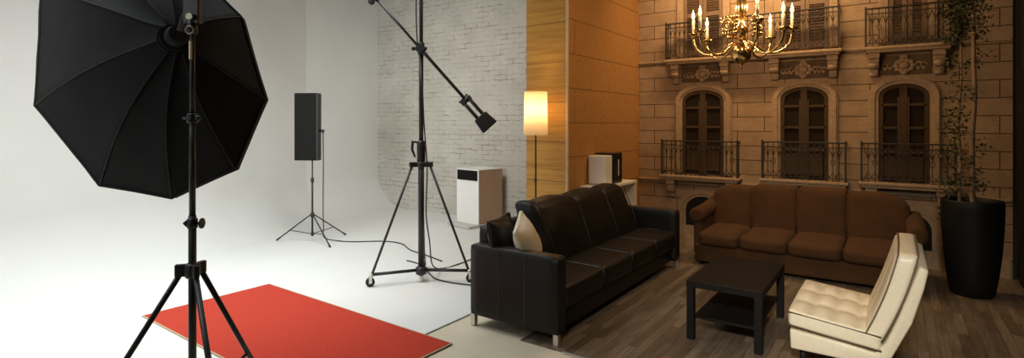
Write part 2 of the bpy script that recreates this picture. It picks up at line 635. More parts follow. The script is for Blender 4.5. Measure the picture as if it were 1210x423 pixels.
bm = B(); box(bm, (-6.4, 2.25, CEIL + 0.05), (16.0, 10.9, 0.1)); struct('ceiling', bm, M['ceiling'])
# timber pier between studio and lounge
bm = B(); box(bm, (-3.34, 5.43, CEIL / 2), (0.56, 0.02, CEIL)); struct('wall_pier_front', bm, M['plywood'], 'yellow knotty pine boards facing the studio')
bm = B(); box(bm, (-3.07, 6.46, CEIL / 2), (0.02, 2.04, CEIL)); struct('wall_pier_side', bm, M['brown_panel'], 'brown pressed board side of the pier')
bm = B(); box(bm, (-3.61, 6.28, CEIL / 2), (0.02, 1.68, CEIL)); struct('wall_pier_studio_side', bm, M['plywood'])
bm = B(); box(bm, (-3.062, 5.424, CEIL / 2), (0.028, 0.028, CEIL), 0.004); struct('trim_3', bm, M['white_trim'], 'pale corner strip of the timber pier')
bm = B(); box(bm, (-3.047, FAC_Y - 0.02, CEIL / 2), (0.03, 0.03, CEIL), 0.004); struct('trim_4', bm, M['brown_panel'], 'brown corner strip beside the facade')
bm = B(); box(bm, (1.035, 4.9, 0.06), (0.03, 5.0, 0.12), 0.006); struct('baseboard_right', bm, M['dark_wall'])
# dark panelled door leaf on the right wall
bm = B()
box(bm, (1.03, 6.7, 1.05), (0.04, 1.25, 2.1), 0.006)
box(bm, (1.005, 6.7, 1.55), (0.02, 0.9, 0.7), 0.008)
box(bm, (1.005, 6.7, 0.6), (0.02, 0.9, 0.8), 0.008)
struct('door_1', bm, M['black_wood'], 'dark panelled door at the right edge')


# ------------------------------------------------------------------ sepia facade behind the lounge
fac = thing('facade_mural', 'sepia stone house front with arched windows and iron balconies behind the lounge', 'mural', (0, FAC_Y, 0))
YF = 0.0            # front plane of the masonry, local y grows into the wall


def arc_pts(x0, x1, zs, zt, n=20):
    w, h, cx = (x1 - x0) / 2, zt - zs, (x0 + x1) / 2
    return [(cx - w * math.cos(PI * k / n), zs + h * math.sin(PI * k / n) ** 0.9) for k in range(n + 1)]


bm = B()
box(bm, (-1.03, 0.01, CEIL / 2), (4.03, 0.02, CEIL))
obj('masonry', bm, M['facade'], fac)
bm = B()
box(bm, (-1.03, -0.012, 2.455), (4.0, 0.024, 0.028), 0.006)
box(bm, (-1.03, -0.012, 0.80), (4.0, 0.024, 0.03), 0.006)
box(bm, (-1.03, -0.018, 0.10), (4.0, 0.036, 0.2), 0.006)
obj('string_course', bm, M['sepia_trim'], fac)


def arched_window(x0, x1, z0, zs, zt):
    # dressed surround
    bm = B()
    for off, w, d in ((0.0, 0.035, 0.026), (0.035, 0.045, 0.040), (0.08, 0.018, 0.020)):
        i = [(x0 - off, z0)] + arc_pts(x0 - off, x1 + off, zs, zt + off) + [(x1 + off, z0)]
        e = off + w
        o_ = [(x0 - e, z0)] + arc_pts(x0 - e, x1 + e, zs, zt + e) + [(x1 + e, z0)]
        strip_xz(bm, i, o_, -d, 0.0)
    s = obj('window_surround', bm, M['sepia_trim'], fac)
    bm = B()
    prism_xz(bm, [(x0, z0)] + arc_pts(x0, x1, zs, zt) + [(x1, z0)], -0.004, 0.0)
    win = obj('window', bm, M['glass_dark'], fac, 'dark arched casement window')
    bm = B()
    fw = 0.045
    strip_xz(bm, [(x0 + fw, z0)] + arc_pts(x0 + fw, x1 - fw, zs, zt - fw) + [(x1 - fw, z0)],
             [(x0, z0)] + arc_pts(x0, x1, zs, zt) + [(x1, z0)], -0.020, -0.003)
    cx = (x0 + x1) / 2
    zc = zt - 0.02
    box(bm, (cx, -0.013, (z0 + zc) / 2), (0.075, 0.022, zc - z0), 0.006)
    for k in (-1, 1):
        xm = cx + k * (x1 - x0) * 0.25
        ww = (x1 - x0) / 2 - 0.05
        for z in (1.80, 1.54, 1.27):
            box(bm, (xm, -0.011, z), (ww, 0.018, 0.030), 0.004)
        box(bm, (xm, -0.011, (z0 + 1.27) / 2), (ww * 0.72, 0.014, (1.27 - z0) * 0.75), 0.01)
        box(bm, (cx + k * 0.045, -0.012, (z0 + zs) / 2), (0.022, 0.02, zs - z0), 0.004)
    obj('window_frame', bm, M['sepia_wood'], win)


def shutter_window(x0, x1, z0, z1):
    bm = B()
    for a, b_ in ((x0 - 0.09, x0), (x1, x1 + 0.09)):
        box(bm, ((a + b_) / 2, -0.018, (z0 + z1) / 2), (b_ - a, 0.036, z1 - z0), 0.008)
    obj('window_surround', bm, M['sepia_trim'], fac)
    bm = B()
    box(bm, ((x0 + x1) / 2, -0.002, (z0 + z1) / 2), (x1 - x0, 0.004, z1 - z0))
    win = obj('window', bm, M['glass_dark'], fac, 'tall shuttered window of the upper floor')
    bm = B()
    w = (x1 - x0) / 2
    for k in (0, 1):
        cx = x0 + w * (k + 0.5)
        for sx in (-1, 1):
            box(bm, (cx + sx * (w / 2 - 0.025), -0.014, (z0 + z1) / 2), (0.045, 0.024, z1 - z0), 0.004)
        for zz in (z0 + 0.05, z0 + (z1 - z0) * 0.45, z1 - 0.05):
            box(bm, (cx, -0.0125, zz), (w - 0.006, 0.020, 0.06), 0.004)
        nsl = int((z1 - z0) / 0.035)
        for q in range(nsl):
            box(bm, (cx, -0.010, z0 + 0.02 + q * 0.035), (w - 0.08, 0.010, 0.026), 0, (0.5, 0, 0))
    obj('shutter', bm, M['sepia_shutter'], win)


LW = ((-2.396, -1.847), (-1.168, -0.647), (-0.154, 0.312))
for (a, b_) in LW:
    arched_window(a, b_, 0.90, 1.885, 2.04)
for (a, b_) in ((-2.38, -1.86), (-1.15, -0.64), (-0.06, 0.29)):
    shutter_window(a, b_, 2.50, 3.75)


def corbel(parent, x, z, w, h, d):
    bm = B()
    box(bm, (x, -d / 2, z - 0.03), (w, d, 0.06), 0.008)
    box(bm, (x, -d * 0.44, z - 0.085), (w * 0.9, d * 0.88, 0.05), 0.012)
    tube(bm, [(x - w * 0.42, -d * 0.55, z - 0.13), (x + w * 0.42, -d * 0.55, z - 0.13)], d * 0.33, 12)
    box(bm, (x, -d * 0.2, z - h * 0.66), (w * 0.75, d * 0.4, h * 0.5), 0.015)
    tube(bm, [(x - w * 0.36, -d * 0.25, z - h * 0.9), (x + w * 0.36, -d * 0.25, z - h * 0.9)], d * 0.2, 10)
    obj('corbel', bm, M['sepia_trim'], parent)


def balcony(x0, x1, zs, z_top, corbels, sl=0.07, depth=0.17, ch=0.26, dense=()):
    """slab top at zs, rail top at z_top"""
    bm = B()
    box(bm, ((x0 + x1) / 2, -depth / 2, zs - sl * 0.25), (x1 - x0, depth, sl * 0.5), 0.008)
    box(bm, ((x0 + x1) / 2, -depth * 0.46, zs - sl * 0.72), (x1 - x0 - 0.05, depth * 0.9, sl * 0.5), 0.010)
    bal = obj('balcony', bm, M['sepia_trim'], fac)
    bm = B()
    ax, bx = x0 + 0.03, x1 - 0.03
    yy = -depth + 0.025
    box(bm, ((ax + bx) / 2, yy, z_top), (bx - ax, 0.024, 0.018), 0.004)
    for z in (zs + 0.04, z_top - 0.06):
        box(bm, ((ax + bx) / 2, yy, z), (bx - ax, 0.012, 0.010))
    for xx in (ax, bx):
        box(bm, (xx, yy, (zs + z_top) / 2 + 0.01), (0.020, 0.020, z_top - zs + 0.03))
        for z in (zs + 0.04, z_top):
            box(bm, (xx, yy / 2, z), (0.012, -yy, 0.012))
        box(bm, (xx, yy * 0.45, (zs + z_top) / 2), (0.009, 0.009, z_top - zs))
    n = max(6, int((bx - ax) / 0.062))
    for k in range(1, n):
        x = ax + (bx - ax) * k / n
        box(bm, (x, yy, (zs + z_top) / 2), (0.009, 0.009, z_top - zs))
        zl = z_top - 0.06
        g = (bx - ax) / n / 2
        tube(bm, [(x - g, yy, zl - 0.02), (x - g * 0.5, yy, zl - 0.055), (x, yy, zl - 0.115)], 0.0045, 5)
        tube(bm, [(x + g, yy, zl - 0.02), (x + g * 0.5, yy, zl - 0.055), (x, yy, zl - 0.115)], 0.0045, 5)
        tube(bm, [(x - g, yy, zs + 0.05), (x, yy, zs + 0.12), (x + g, yy, zs + 0.05)], 0.0045, 5)
        if k % 2 == 0:
            tube(bm, [(x + 0.022 * math.cos(t), yy, (zs + z_top) / 2 + 0.035 * math.sin(t)) for t in [j * PI / 4 for j in range(8)]], 0.004, 5, closed=True)
    obj('railing', bm, M['sepia_iron'], bal)
    for cx in corbels:
        corbel(bal, cx, zs - sl, 0.115, ch, 0.14)
    return bal


balcony(-2.61, -0.50, 2.465, 2.955, (-2.47, -1.82, -1.225, -0.60))
balcony(-0.30, 0.51, 2.455, 2.885, (-0.195, 0.39))
balcony(-2.67, -1.62, 0.885, 1.352, (-2.53, -1.74), ch=0.24)
balcony(-1.385, -0.435, 0.905, 1.362, (-1.25, -0.56), ch=0.24)
balcony(-0.34, 0.55, 0.930, 1.365, (-0.22, 0.42), ch=0.24)


def ornament(cx, cz, half):
    bm = B()
    box(bm, (cx, -0.008, cz + 0.01), (half * 2, 0.016, 0.22), 0.004)
    fr = obj('frieze', bm, M['sepia_dark'], fac)
    bm = B()
    for k in range(10):
        a = k * 2 * PI / 10
        ball(bm, (cx + 0.075 * math.cos(a), -0.022, cz + 0.062 * math.sin(a)), 0.030, 10, (1, 0.6, 0.9))
    ball(bm, (cx, -0.030, cz), 0.052, 12, (1, 0.7, 0.85))
    ball(bm, (cx, -0.03, cz + 0.10), 0.03, 10, (1.5, 0.7, 0.8))
    ball(bm, (cx, -0.03, cz - 0.085), 0.028, 10, (1.2, 0.7, 0.9))
    for sd in (-1, 1):
        for q in range(4):
            xx = cx + sd * (0.13 + q * 0.045)
            if abs(xx - cx) > half - 0.05:
                break
            tube(bm, [(xx + 0.028 * math.cos(t), -0.020, cz + 0.005 - q * 0.006 + 0.028 * math.sin(t) * sd) for t in [j * PI / 5 for j in range(9)]], [0.012 - 0.0009 * j for j in range(9)], 6)
            ball(bm, (xx, -0.02, cz - 0.035), 0.018, 8, (1, 0.6, 1))
    obj('ornament', bm, M['sepia_carve'], fr)


ornament(-2.125, 2.255, 0.28)
ornament(-0.915, 2.245, 0.27)
ornament(0.085, 2.240, 0.24)

for cx in (-2.12, -0.91, 0.10):
    bm = B()
    h = 0.23
    for off, w, d in ((0.0, 0.04, 0.02), (0.04, 0.05, 0.035)):
        i = [(cx - h - off, 0)] + arc_pts(cx - h - off, cx + h + off, 0.40, 0.60 + off) + [(cx + h + off, 0)]
        e = off + w
        strip_xz(bm, i, [(cx - h - e, 0)] + arc_pts(cx - h - e, cx + h + e, 0.40, 0.60 + e) + [(cx + h + e, 0)], -d, 0)
    ar = obj('archway', bm, M['sepia_trim'], fac)
    bm = B()
    prism_xz(bm, [(cx - h, 0)] + arc_pts(cx - h, cx + h, 0.40, 0.60) + [(cx + h, 0)], -0.004, 0.0)
    obj('opening', bm, M['sepia_void'], ar, 'dark opening of the archway')


# ------------------------------------------------------------------ black leather sofa
sofa = thing('leather_sofa', 'long black leather four-seat sofa on steel legs in front of the timber pier', 'sofa', (-2.36, 4.63, 0))
LN = 2.66           # along y
H0 = LN / 2
ARM = 0.13


def sag(amp):
    return lambda p, q: Vector((p.x, p.y, p.z + amp * noise.noise(Vector((p.x * 6, p.y * 6, p.z * 3 + amp * 900)))))


for sg in (-1, 1):
    bm = B()
    soft(bm, (0.02, sg * (H0 - ARM / 2), 0.365), (0.80, ARM, 0.55), 0.016, (0.0, 0.006, 0.004), 10)
    o = obj('arm', bm, M['leather'], sofa)
    bm = B()
    for x in (-0.10, 0.14):
        box(bm, (x, sg * (H0 + 0.0015), 0.36), (0.004, 0.010, 0.50), 0.001)
    obj('seam', bm, M['piping_grey'], o)
    bm = B()
    soft(bm, (0.02, sg * (H0 - ARM / 2), 0.637), (0.77, ARM - 0.03, 0.016), 0.007, (0, 0, 0.002), 6)
    obj('arm_top', bm, M['leather_brown_edge'], o, 'brownish leather on top of the arm')
bm = B()
soft(bm, (0.0, 0, 0.165), (0.75, LN - 2 * ARM + 0.02, 0.16), 0.02, (0, 0, 0), 8)
obj('base', bm, M['leather'], sofa)
bm = B()
soft(bm, (-0.325, 0, 0.44), (0.11, LN - 2 * ARM + 0.06, 0.68), 0.03, (0, 0, 0), 8)
obj('back_frame', bm, M['leather'], sofa)
cuts = [-1.20, -0.565, 0.03, 0.62, 1.20]
for a, b_ in zip(cuts, cuts[1:]):
    bm = B()
    am = random.uniform(0.005, 0.009)

    def seatfn(p, q, am=am):
        z = p.z - 0.03 * max(0, -q.x) + am * noise.noise(Vector((p.x * 7, p.y * 7 + a * 3, 1.0)))
        return Vector((p.x, p.y, z))
    soft(bm, (0.08, (a + b_) / 2, 0.330), (0.68, (b_ - a) - 0.004, 0.175), 0.035, (0.012, 0.0, 0.016), 16, fn=seatfn)
    s = obj('seat_cushion', bm, M['leather'], sofa)
    bm = B()
    tube(bm, [(-0.20, b_ - 0.004, 0.398), (0.1, b_ - 0.004, 0.414), (0.36, b_ - 0.004, 0.410), (0.405, b_ - 0.004, 0.392), (0.417, b_ - 0.004, 0.35)], 0.005, 6)
    obj('piping', bm, M['piping_grey'], s)
bcuts = [-0.77, -0.64, 0.0, 0.62, 1.13]
for i, (a, b_) in enumerate(zip(bcuts, bcuts[1:])):
    bm = B()

    def backfn(p, q, i=i):
        lean = -0.10 * q.z
        w = 0.010 * noise.noise(Vector((p.y * 6 + i * 5, p.z * 7, 2.0)))
        z = p.z - 0.02 * (q.y * q.y) * max(0, q.z) + 0.012 * noise.noise(Vector((p.y * 3 + i * 7, 0, 0)))
        yy = p.y - (0.035 * max(0, q.y) * (q.z + 1) if i == 3 else 0)
        return Vector((p.x + lean + w, yy, z))
    soft(bm, (-0.165, (a + b_) / 2, 0.645), (0.20, (b_ - a) - 0.004, 0.53), 0.035, (0.035, 0.0, 0.014), 16, fn=backfn)
    c_ = obj('back_cushion', bm, M['leather'], sofa)
    bm = B()
    tube(bm, [(-0.165 + 0.085 - 0.10 * t + 0.022 * (1 - t * t), b_ - 0.006, 0.645 + 0.25 * t) for t in (-0.8, -0.4, 0, 0.4, 0.8, 0.95)], 0.005, 6)
    obj('piping', bm, M['piping_grey'], c_)
for sx in (-0.37, 0.39):
    for sy in (-1, 1):
        bm = B()
        box(bm, (sx, sy * (H0 - 0.04), 0.047), (0.042, 0.042, 0.093), 0.004)
        obj('leg', bm, M['steel'], sofa, 'square brushed steel leg')

bm = B()


def pil(seed, am):
    def f(p, q):
        e = 1 - 0.10 * (1 - max(abs(q.y), abs(q.z)) ** 2) * 0
        th = (1 - abs(q.y) ** 3) * (1 - abs(q.z) ** 3)
        x = p.x * (0.18 + 0.95 * th)
        pin = 1 - 0.07 * (1 - q.y ** 2 * q.z ** 2)
        return Vector((x + am * noise.noise(Vector((p.y * 9 + seed, p.z * 9, q.x)), ), p.y * pin, p.z * pin))
    return f


soft(bm, (0, 0, 0.20), (0.15, 0.36, 0.40), 0.02, (0, 0, 0), 16, (0.06, -0.22, 0.12), fn=pil(3, 0.02))
o = obj('throw_pillow', bm, M['leather'])
o.location = (-2.54, 3.475, 0.46)
tag(o, 'crumpled black leather pillow leaning in the near corner of the black sofa', 'pillow')
bm = B()
soft(bm, (0, 0, 0.20), (0.15, 0.40, 0.40), 0.02, (0, 0, 0), 16, (0.30, -0.38, 0.35), fn=pil(9, 0.006))
o = obj('throw_pillow', bm, M['cream_pillow'])
o.location = (-2.35, 3.54, 0.46)
tag(o, 'cream cotton pillow leaning against the black sofa back', 'pillow')

# ------------------------------------------------------------------ coffee table
tab = thing('coffee_table', 'low black square-legged coffee table with a lower shelf', 'table', (-1.0, 4.47, 0))
bm = B(); box(bm, (0, 0, 0.415), (0.52, 0.92, 0.05), 0.004); obj('tabletop', bm, M['black_wood'], tab)
for sx in (-1, 1):
    for sy in (-1, 1):
        bm = B(); box(bm, (sx * 0.232, sy * 0.432, 0.1975), (0.052, 0.052, 0.385), 0.003); obj('leg', bm, M['black_wood'], tab)
bm = B(); box(bm, (0, 0, 0.165), (0.44, 0.84, 0.018), 0.003); obj('shelf', bm, M['black_wood'], tab)

# ------------------------------------------------------------------ rust velvet sofa
vs = thing('velvet_sofa', 'rust orange velvet four-seat sofa with humped back under the facade balconies', 'sofa', (-0.84, 6.62, 0))
W = 2.14
bm = B()
soft(bm, (0, -0.02, 0.145), (W - 0.12, 0.86, 0.21), 0.03, (0, 0, 0), 10)
obj('base', bm, M['velvet'], vs)
seatx = [-0.955, -0.53, -0.06, 0.42, 0.93]
for a, b_ in zip(seatx, seatx[1:]):
    bm = B()
    soft(bm, ((a + b_) / 2, -0.13, 0.315), (b_ - a - 0.006, 0.76, 0.15), 0.05, (0.0, 0.02, 0.022), 14, fn=sag(0.006))
    obj('seat_cushion', bm, M['velvet'], vs)
heights = [0.835, 0.865, 0.868, 0.85]
for i, (a, b_) in enumerate(zip(seatx, seatx[1:])):
    bm = B()
    hh = heights[i] - 0.22

    def humped(p, q, i=i, hh=hh):
        drop = 0.0
        if i == 0:
            t = max(0, -q.x - 0.1)
            drop = 0.10 * t * t
        if i == 3:
            t = max(0, q.x - 0.1)
            drop = 0.13 * t * t
        z = p.z - drop * max(0, q.z)
        lean = 0.06 * q.z
        return Vector((p.x, p.y + lean, z))
    xa = a - (0.03 if i == 0 else 0)
    xb = b_ + (0.04 if i == 3 else 0)
    soft(bm, ((xa + xb) / 2, 0.30, 0.22 + hh / 2), (xb - xa - 0.002, 0.24, hh), 0.035, (0, 0.022, 0.006), 14, fn=humped)
    c_ = obj('back_cushion', bm, M['velvet'], vs)
    if i < 3:
        bm = B()
        tube(bm, [(b_, 0.30 - 0.10 + 0.06 * t, 0.22 + hh / 2 + t * hh / 2 * 0.9) for t in (-0.4, 0, 0.4, 0.8, 0.97)], 0.006, 6)
        obj('piping', bm, M['velvet_seam'], c_)
for sg in (-1, 1):
    bm = B()
    soft(bm, (sg * (W / 2 - 0.07), 0.02, 0.33), (0.11, 0.74, 0.46), 0.04, (0, 0, 0), 10)
    tube(bm, [(sg * (W / 2 - 0.06), -0.37, 0.545), (sg * (W / 2 - 0.06), -0.36, 0.545), (sg * (W / 2 - 0.06), 0.1, 0.56), (sg * (W / 2 - 0.07), 0.36, 0.62)], [0.05, 0.085, 0.085, 0.07], 16)
    obj('arm', bm, M['velvet'], vs)
for sx in (-0.95, 0.95):
    for sy in (-0.36, 0.32):
        bm = B()
        lathe(bm, [(0.022, 0), (0.03, 0.03), (0.034, 0.06)], 12, (sx, sy, 0.005))
        obj('leg', bm, M['black_wood'], vs)

# ------------------------------------------------------------------ cream slipper chair (faces -x)
ch = thing('slipper_chair', 'cream tufted leather armless chair with dark piping beside the coffee table', 'chair', (-0.2, 4.28, 0))
CW = 0.84


def tuft(p, q):
    z = p.z
    if q.z > 0:
        gx = abs(math.sin((q.x * 0.5 + 0.5) * PI * 4))
        gy = abs(math.sin((q.y * 0.5 + 0.5) * PI * 3))
        z += q.z * 0.045 * ((gx ** 0.5) * (gy ** 0.5) - 0.75) * (1 - abs(q.x) ** 8) * (1 - abs(q.y) ** 8)
    z -= 0.060 * (q.x * 0.5 + 0.5)
    return Vector((p.x, p.y, z))


bm = B()
soft(bm, (-0.085, 0, 0.385), (0.55, CW, 0.125), 0.030, (0.01, 0.005, 0.012), 34, fn=tuft)
st = obj('seat', bm, M['cream_leather'], ch)


def seat_loop(zo):
    pts = []
    hx, hy = 0.274, CW / 2 - 0.002
    for x, y in ((-hx, -hy), (0, -hy), (hx, -hy), (hx, 0), (hx, hy), (0, hy), (-hx, hy), (-hx, 0)):
        qx = x / 0.275
        pts.append((-0.085 + x * 1.002, y * 1.003, 0.385 + zo - 0.060 * (qx * 0.5 + 0.5)))
    return pts


bm = B()
tube(bm, seat_loop(0.040), 0.0055, 6, closed=True)
tube(bm, seat_loop(-0.050), 0.0055, 6, closed=True)
obj('piping', bm, M['cream_piping'], st, 'dark piping round the seat')


def shell_side(dx):
    return [(-0.345 + dx, 0.16)]


# lower frame sweeping up into the back shell
bm = B()
prof = [(-0.345, 0.165), (-0.35, 0.30), (-0.02, 0.275), (0.16, 0.25), (0.215, 0.33), (0.28, 0.50), (0.345, 0.70), (0.392, 0.85),
        (0.440, 0.83), (0.415, 0.70), (0.355, 0.48), (0.275, 0.30), (0.215, 0.165)]
a_ = [bm.verts.new((x, -CW / 2 + 0.01, z)) for x, z in prof]
b2 = [bm.verts.new((x, CW / 2 - 0.01, z)) for x, z in prof]
bm.faces.new(a_); bm.faces.new(list(reversed(b2)))
for i in range(len(prof)):
    j = (i + 1) % len(prof)
    bm.faces.new((a_[i], b2[i], b2[j], a_[j]))
bmesh.ops.recalc_face_normals(bm, faces=list(bm.faces))
bmesh.ops.bevel(bm, geom=list(bm.edges), offset=0.014, segments=3, profile=0.5, affect='EDGES')
o = obj('frame', bm, M['cream_leather'], ch, smooth=True)
ch.scale = (0.90, 1.0, 0.915)
ch.location.x = -0.238


def backf(p, q):
    t = q.z * 0.5 + 0.5
    top = 0.02 * (1 - abs(q.y) ** 4)
    x = p.x + 0.205 * (t - 0.5) + 0.035 + 0.02 * math.sin(t * PI)
    if q.x < 0:
        gy = abs(math.sin((q.y * 0.5 + 0.5) * PI * 3))
        x += 0.016 * (0.75 - gy ** 0.4) * (1 - abs(q.y) ** 8) * (1 - abs(q.z) ** 6)
    yy = p.y * (1 - 0.05 * max(0, q.z) ** 2)
    return Vector((x, yy, p.z))


bm = B()
soft(bm, (0.195, 0, 0.610), (0.125, CW - 0.01, 0.60), 0.034, (0.012, 0, 0.01), 26, fn=backf)
bk = obj('backrest', bm, M['cream_leather'], ch)
bm = B()
for xo in (-0.050, 0.055):
    pts = []
    for (y, t) in ((-1, 0.04), (-1, 0.3), (-1, 0.6), (-1, 0.85), (-0.985, 0.96), (-0.90, 0.995), (0, 1.015), (0.90, 0.995), (0.985, 0.96), (1, 0.85), (1, 0.5), (1, 0.04)):
        x = 0.195 + xo + 0.205 * (t - 0.5) + 0.035 + 0.02 * math.sin(t * PI)
        z = 0.31 + 0.60 * t
        yy = y * ((CW - 0.01) / 2 + 0.001) * (1 - 0.05 * max(0, 2 * t - 1) ** 2)
        pts.append((x, yy, z))
    tube(bm, smooth_path(pts, 3), 0.0055, 6)
obj('piping', bm, M['cream_piping'], bk, 'dark piping round the backrest')
for sx, sy in ((-0.27, -1), (-0.27, 1), (0.13, -1), (0.13, 1)):
    bm = B()
    tube(bm, [(sx - 0.01, sy * 0.34, 0.003), (sx, sy * 0.33, 0.175)], [0.016, 0.026], 10)
    obj('leg', bm, M['black_wood'], ch, 'black tapered leg')

# ------------------------------------------------------------------ potted tree
pt = thing('potted_tree', 'tall thin tree with sparse leaves in a black tapered planter', 'plant', (0.585, 6.58, 0))
bm = B()
lathe(bm, [(0.150, 0.0), (0.165, 0.02), (0.190, 0.18), (0.211, 0.38), (0.226, 0.60), (0.232, 0.80), (0.232, 0.87), (0.227, 0.88), (0.214, 0.875), (0.212, 0.80)], 48, (0, 0, 0.006), cap=False)
lathe(bm, [(0.001, 0.0), (0.150, 0.0)], 48, (0, 0, 0.006), cap=False)
obj('planter', bm, M['pot'], pt)
bm = B()
lathe(bm, [(0.002, 0.83), (0.12, 0.825), (0.213, 0.81)], 32, cap=False)
obj('soil', bm, M['soil'], pt)


def stem_path(x, y, top, wob, seed):
    rr = random.Random(seed)
    return smooth_path([(x + rr.uniform(-wob, wob), y + rr.uniform(-wob, wob), 0.80 + (top - 0.80) * k / 8) for k in range(9)], 4)


def leaves(bm, center, n, spread, rr, size=0.045):
    for _ in range(n):
        p = Vector(center) + Vector((rr.gauss(0, spread), rr.gauss(0, spread * 0.7), rr.gauss(0, spread * 1.3)))
        d = Vector((rr.uniform(-1, 1), rr.uniform(-1, 1), rr.uniform(-0.9, 0.6))).normalized()
        x, y = frame_at(d)
        a = rr.uniform(0, 2 * PI)
        s = x * math.cos(a) + y * math.sin(a)
        nrm = d.cross(s)
        L = size * rr.uniform(0.6, 1.2)
        wd = L * 0.24
        v = [bm.verts.new(q) for q in (p, p + d * L * 0.45 + s * wd + nrm * wd * 0.3, p + d * L, p + d * L * 0.45 - s * wd + nrm * wd * 0.3, p + d * L * 0.5)]
        bm.faces.new((v[0], v[1], v[4])); bm.faces.new((v[1], v[2], v[4])); bm.faces.new((v[2], v[3], v[4])); bm.faces.new((v[3], v[0], v[4]))


rr = random.Random(5)
for (x, y, top, r0, sd) in ((-0.085, 0.02, 2.75, 0.014, 3), (0.005, -0.05, 3.55, 0.022, 8)):
    pth = stem_path(x, y, top, 0.009, sd)
    bm = B()
    tube(bm, pth, [r0 * (1 - 0.5 * i / len(pth)) for i in range(len(pth))], 8)
    fol = B()
    tips = []
    for i in range(2, len(pth)):
        z = pth[i].z
        if z > 2.35:
            k = 5
        elif 1.15 < z < 2.1 and x < 0:
            k = 1 if rr.random() < 0.75 else 0
        elif z < 1.1:
            k = 2
        else:
            k = 1 if rr.random() < 0.5 else 0
        for _ in range(k):
            sidex = -abs(rr.gauss(0, 1)) if (x < 0) else rr.gauss(0, 0.8)
            d = Vector((sidex, rr.gauss(0, 0.7) - 0.2, rr.uniform(0.1, 0.9))).normalized()
            ln = rr.uniform(0.04, 0.12)
            e = pth[i] + d * ln
            tube(bm, [pth[i], pth[i] + d * ln * 0.5 + Vector((0, 0, 0.01)), e], [0.004, 0.003, 0.0015], 5)
            tips.append(e)
            leaves(fol, e, rr.randint(14, 22), 0.032, rr, 0.042)
            leaves(fol, pth[i] + d * ln * 0.6, 5, 0.03, rr)
    tr = obj('trunk', bm, M['bark'], pt)
    obj('foliage', fol, M['leaf'], tr)

# ------------------------------------------------------------------ chandelier
cl = thing('chandelier', 'brass candle-arm chandelier hanging above the coffee table', 'chandelier', (-1.088, 4.986, 2.12))
bm = B()
tube(bm, [(0, 0, 0.42), (0, 0, CEIL - 2.12)], 0.007, 8)
lathe(bm, [(0.07, CEIL - 2.15), (0.06, CEIL - 2.17), (0.012, CEIL - 2.22)], 24)
obj('hanging_rod', bm, M['brass'], cl)
bm = B()
ball(bm, (0, 0, 0.075), 0.085, 32)
lathe(bm, [(0.004, -0.06), (0.006, -0.03), (0.014, -0.01), (0.006, 0.0)], 12)
obj('ball', bm, M['brass'], cl)
bm = B()
lathe(bm, [(0.025, 0.15), (0.040, 0.165), (0.045, 0.19), (0.038, 0.21), (0.036, 0.26), (0.05, 0.275), (0.055, 0.30), (0.03, 0.33), (0.028, 0.40), (0.045, 0.43), (0.05, 0.50), (0.03, 0.56), (0.02, 0.66), (0.012, 0.70)], 28)
obj('column', bm, M['brass'], cl)
YAW = math.radians(35.26)


def arm_dir(deg):
    """azimuth 0 = to the right of the photo, 90 = towards the camera"""
    a = math.radians(deg)
    rx, ry = math.cos(YAW), math.sin(YAW)
    return Vector((math.cos(a) * rx + math.sin(a) * ry, math.cos(a) * ry - math.sin(a) * rx, 0))


for (deg, hi) in ((6, 1), (52, 0), (97, 1), (163, 0), (-142, 1), (-112, 0), (-50, 1), (-32, 0)):
    d = arm_dir(deg)
    rad = 0.42
    zc = 0.275 if hi else 0.235
    if not hi and deg == 52:
        rad = 0.36
    zj = 0.185 if hi else 0.165
    lo_ = 0.085 if hi else 0.065
    pts = [d * 0.045 + Vector((0, 0, zj)), d * 0.10 + Vector((0, 0, zj - 0.025)), d * (rad * 0.45) + Vector((0, 0, lo_ + 0.012)), d * (rad * 0.68) + Vector((0, 0, lo_)),
           d * (rad * 0.90) + Vector((0, 0, lo_ + 0.055)), d * (rad * 0.99) + Vector((0, 0, zc - 0.055)), d * rad + Vector((0, 0, zc))]
    bm = B()
    tube(bm, smooth_path(pts, 6), 0.0095, 10)
    arm = obj('arm', bm, M['brass'], cl)
    p = d * rad
    bm = B()
    lathe(bm, [(0.008, zc - 0.03), (0.020, zc - 0.012), (0.014, zc), (0.046, zc + 0.008), (0.054, zc + 0.020), (0.050, zc + 0.020), (0.018, zc + 0.012), (0.020, zc + 0.035), (0.013, zc + 0.036)], 20, p)
    obj('drip_pan', bm, M['brass'], arm)
    bm = B()
    lathe(bm, [(0.0125, zc + 0.02), (0.0125, zc + 0.14), (0.006, zc + 0.144)], 14, p)
    obj('candle', bm, M['candle'], arm)
    bm = B()
    lathe(bm, [(0.004, zc + 0.143), (0.013, zc + 0.16), (0.015, zc + 0.175), (0.010, zc + 0.20), (0.004, zc + 0.222), (0.0008, zc + 0.235)], 14, p)
    obj('flame_bulb', bm, M['flame'], arm, 'glowing flame-shaped bulb')
    ld = bpy.data.lights.new('candle_light', 'POINT')
    ld.energy = 9.0
    ld.color = (1.0, 0.64, 0.32)
    ld.shadow_soft_size = 0.03
    lo = bpy.data.objects.new('candle_light', ld)
    C.objects.link(lo)
    lo.parent = arm
    lo.location = (p.x, p.y, zc + 0.29)
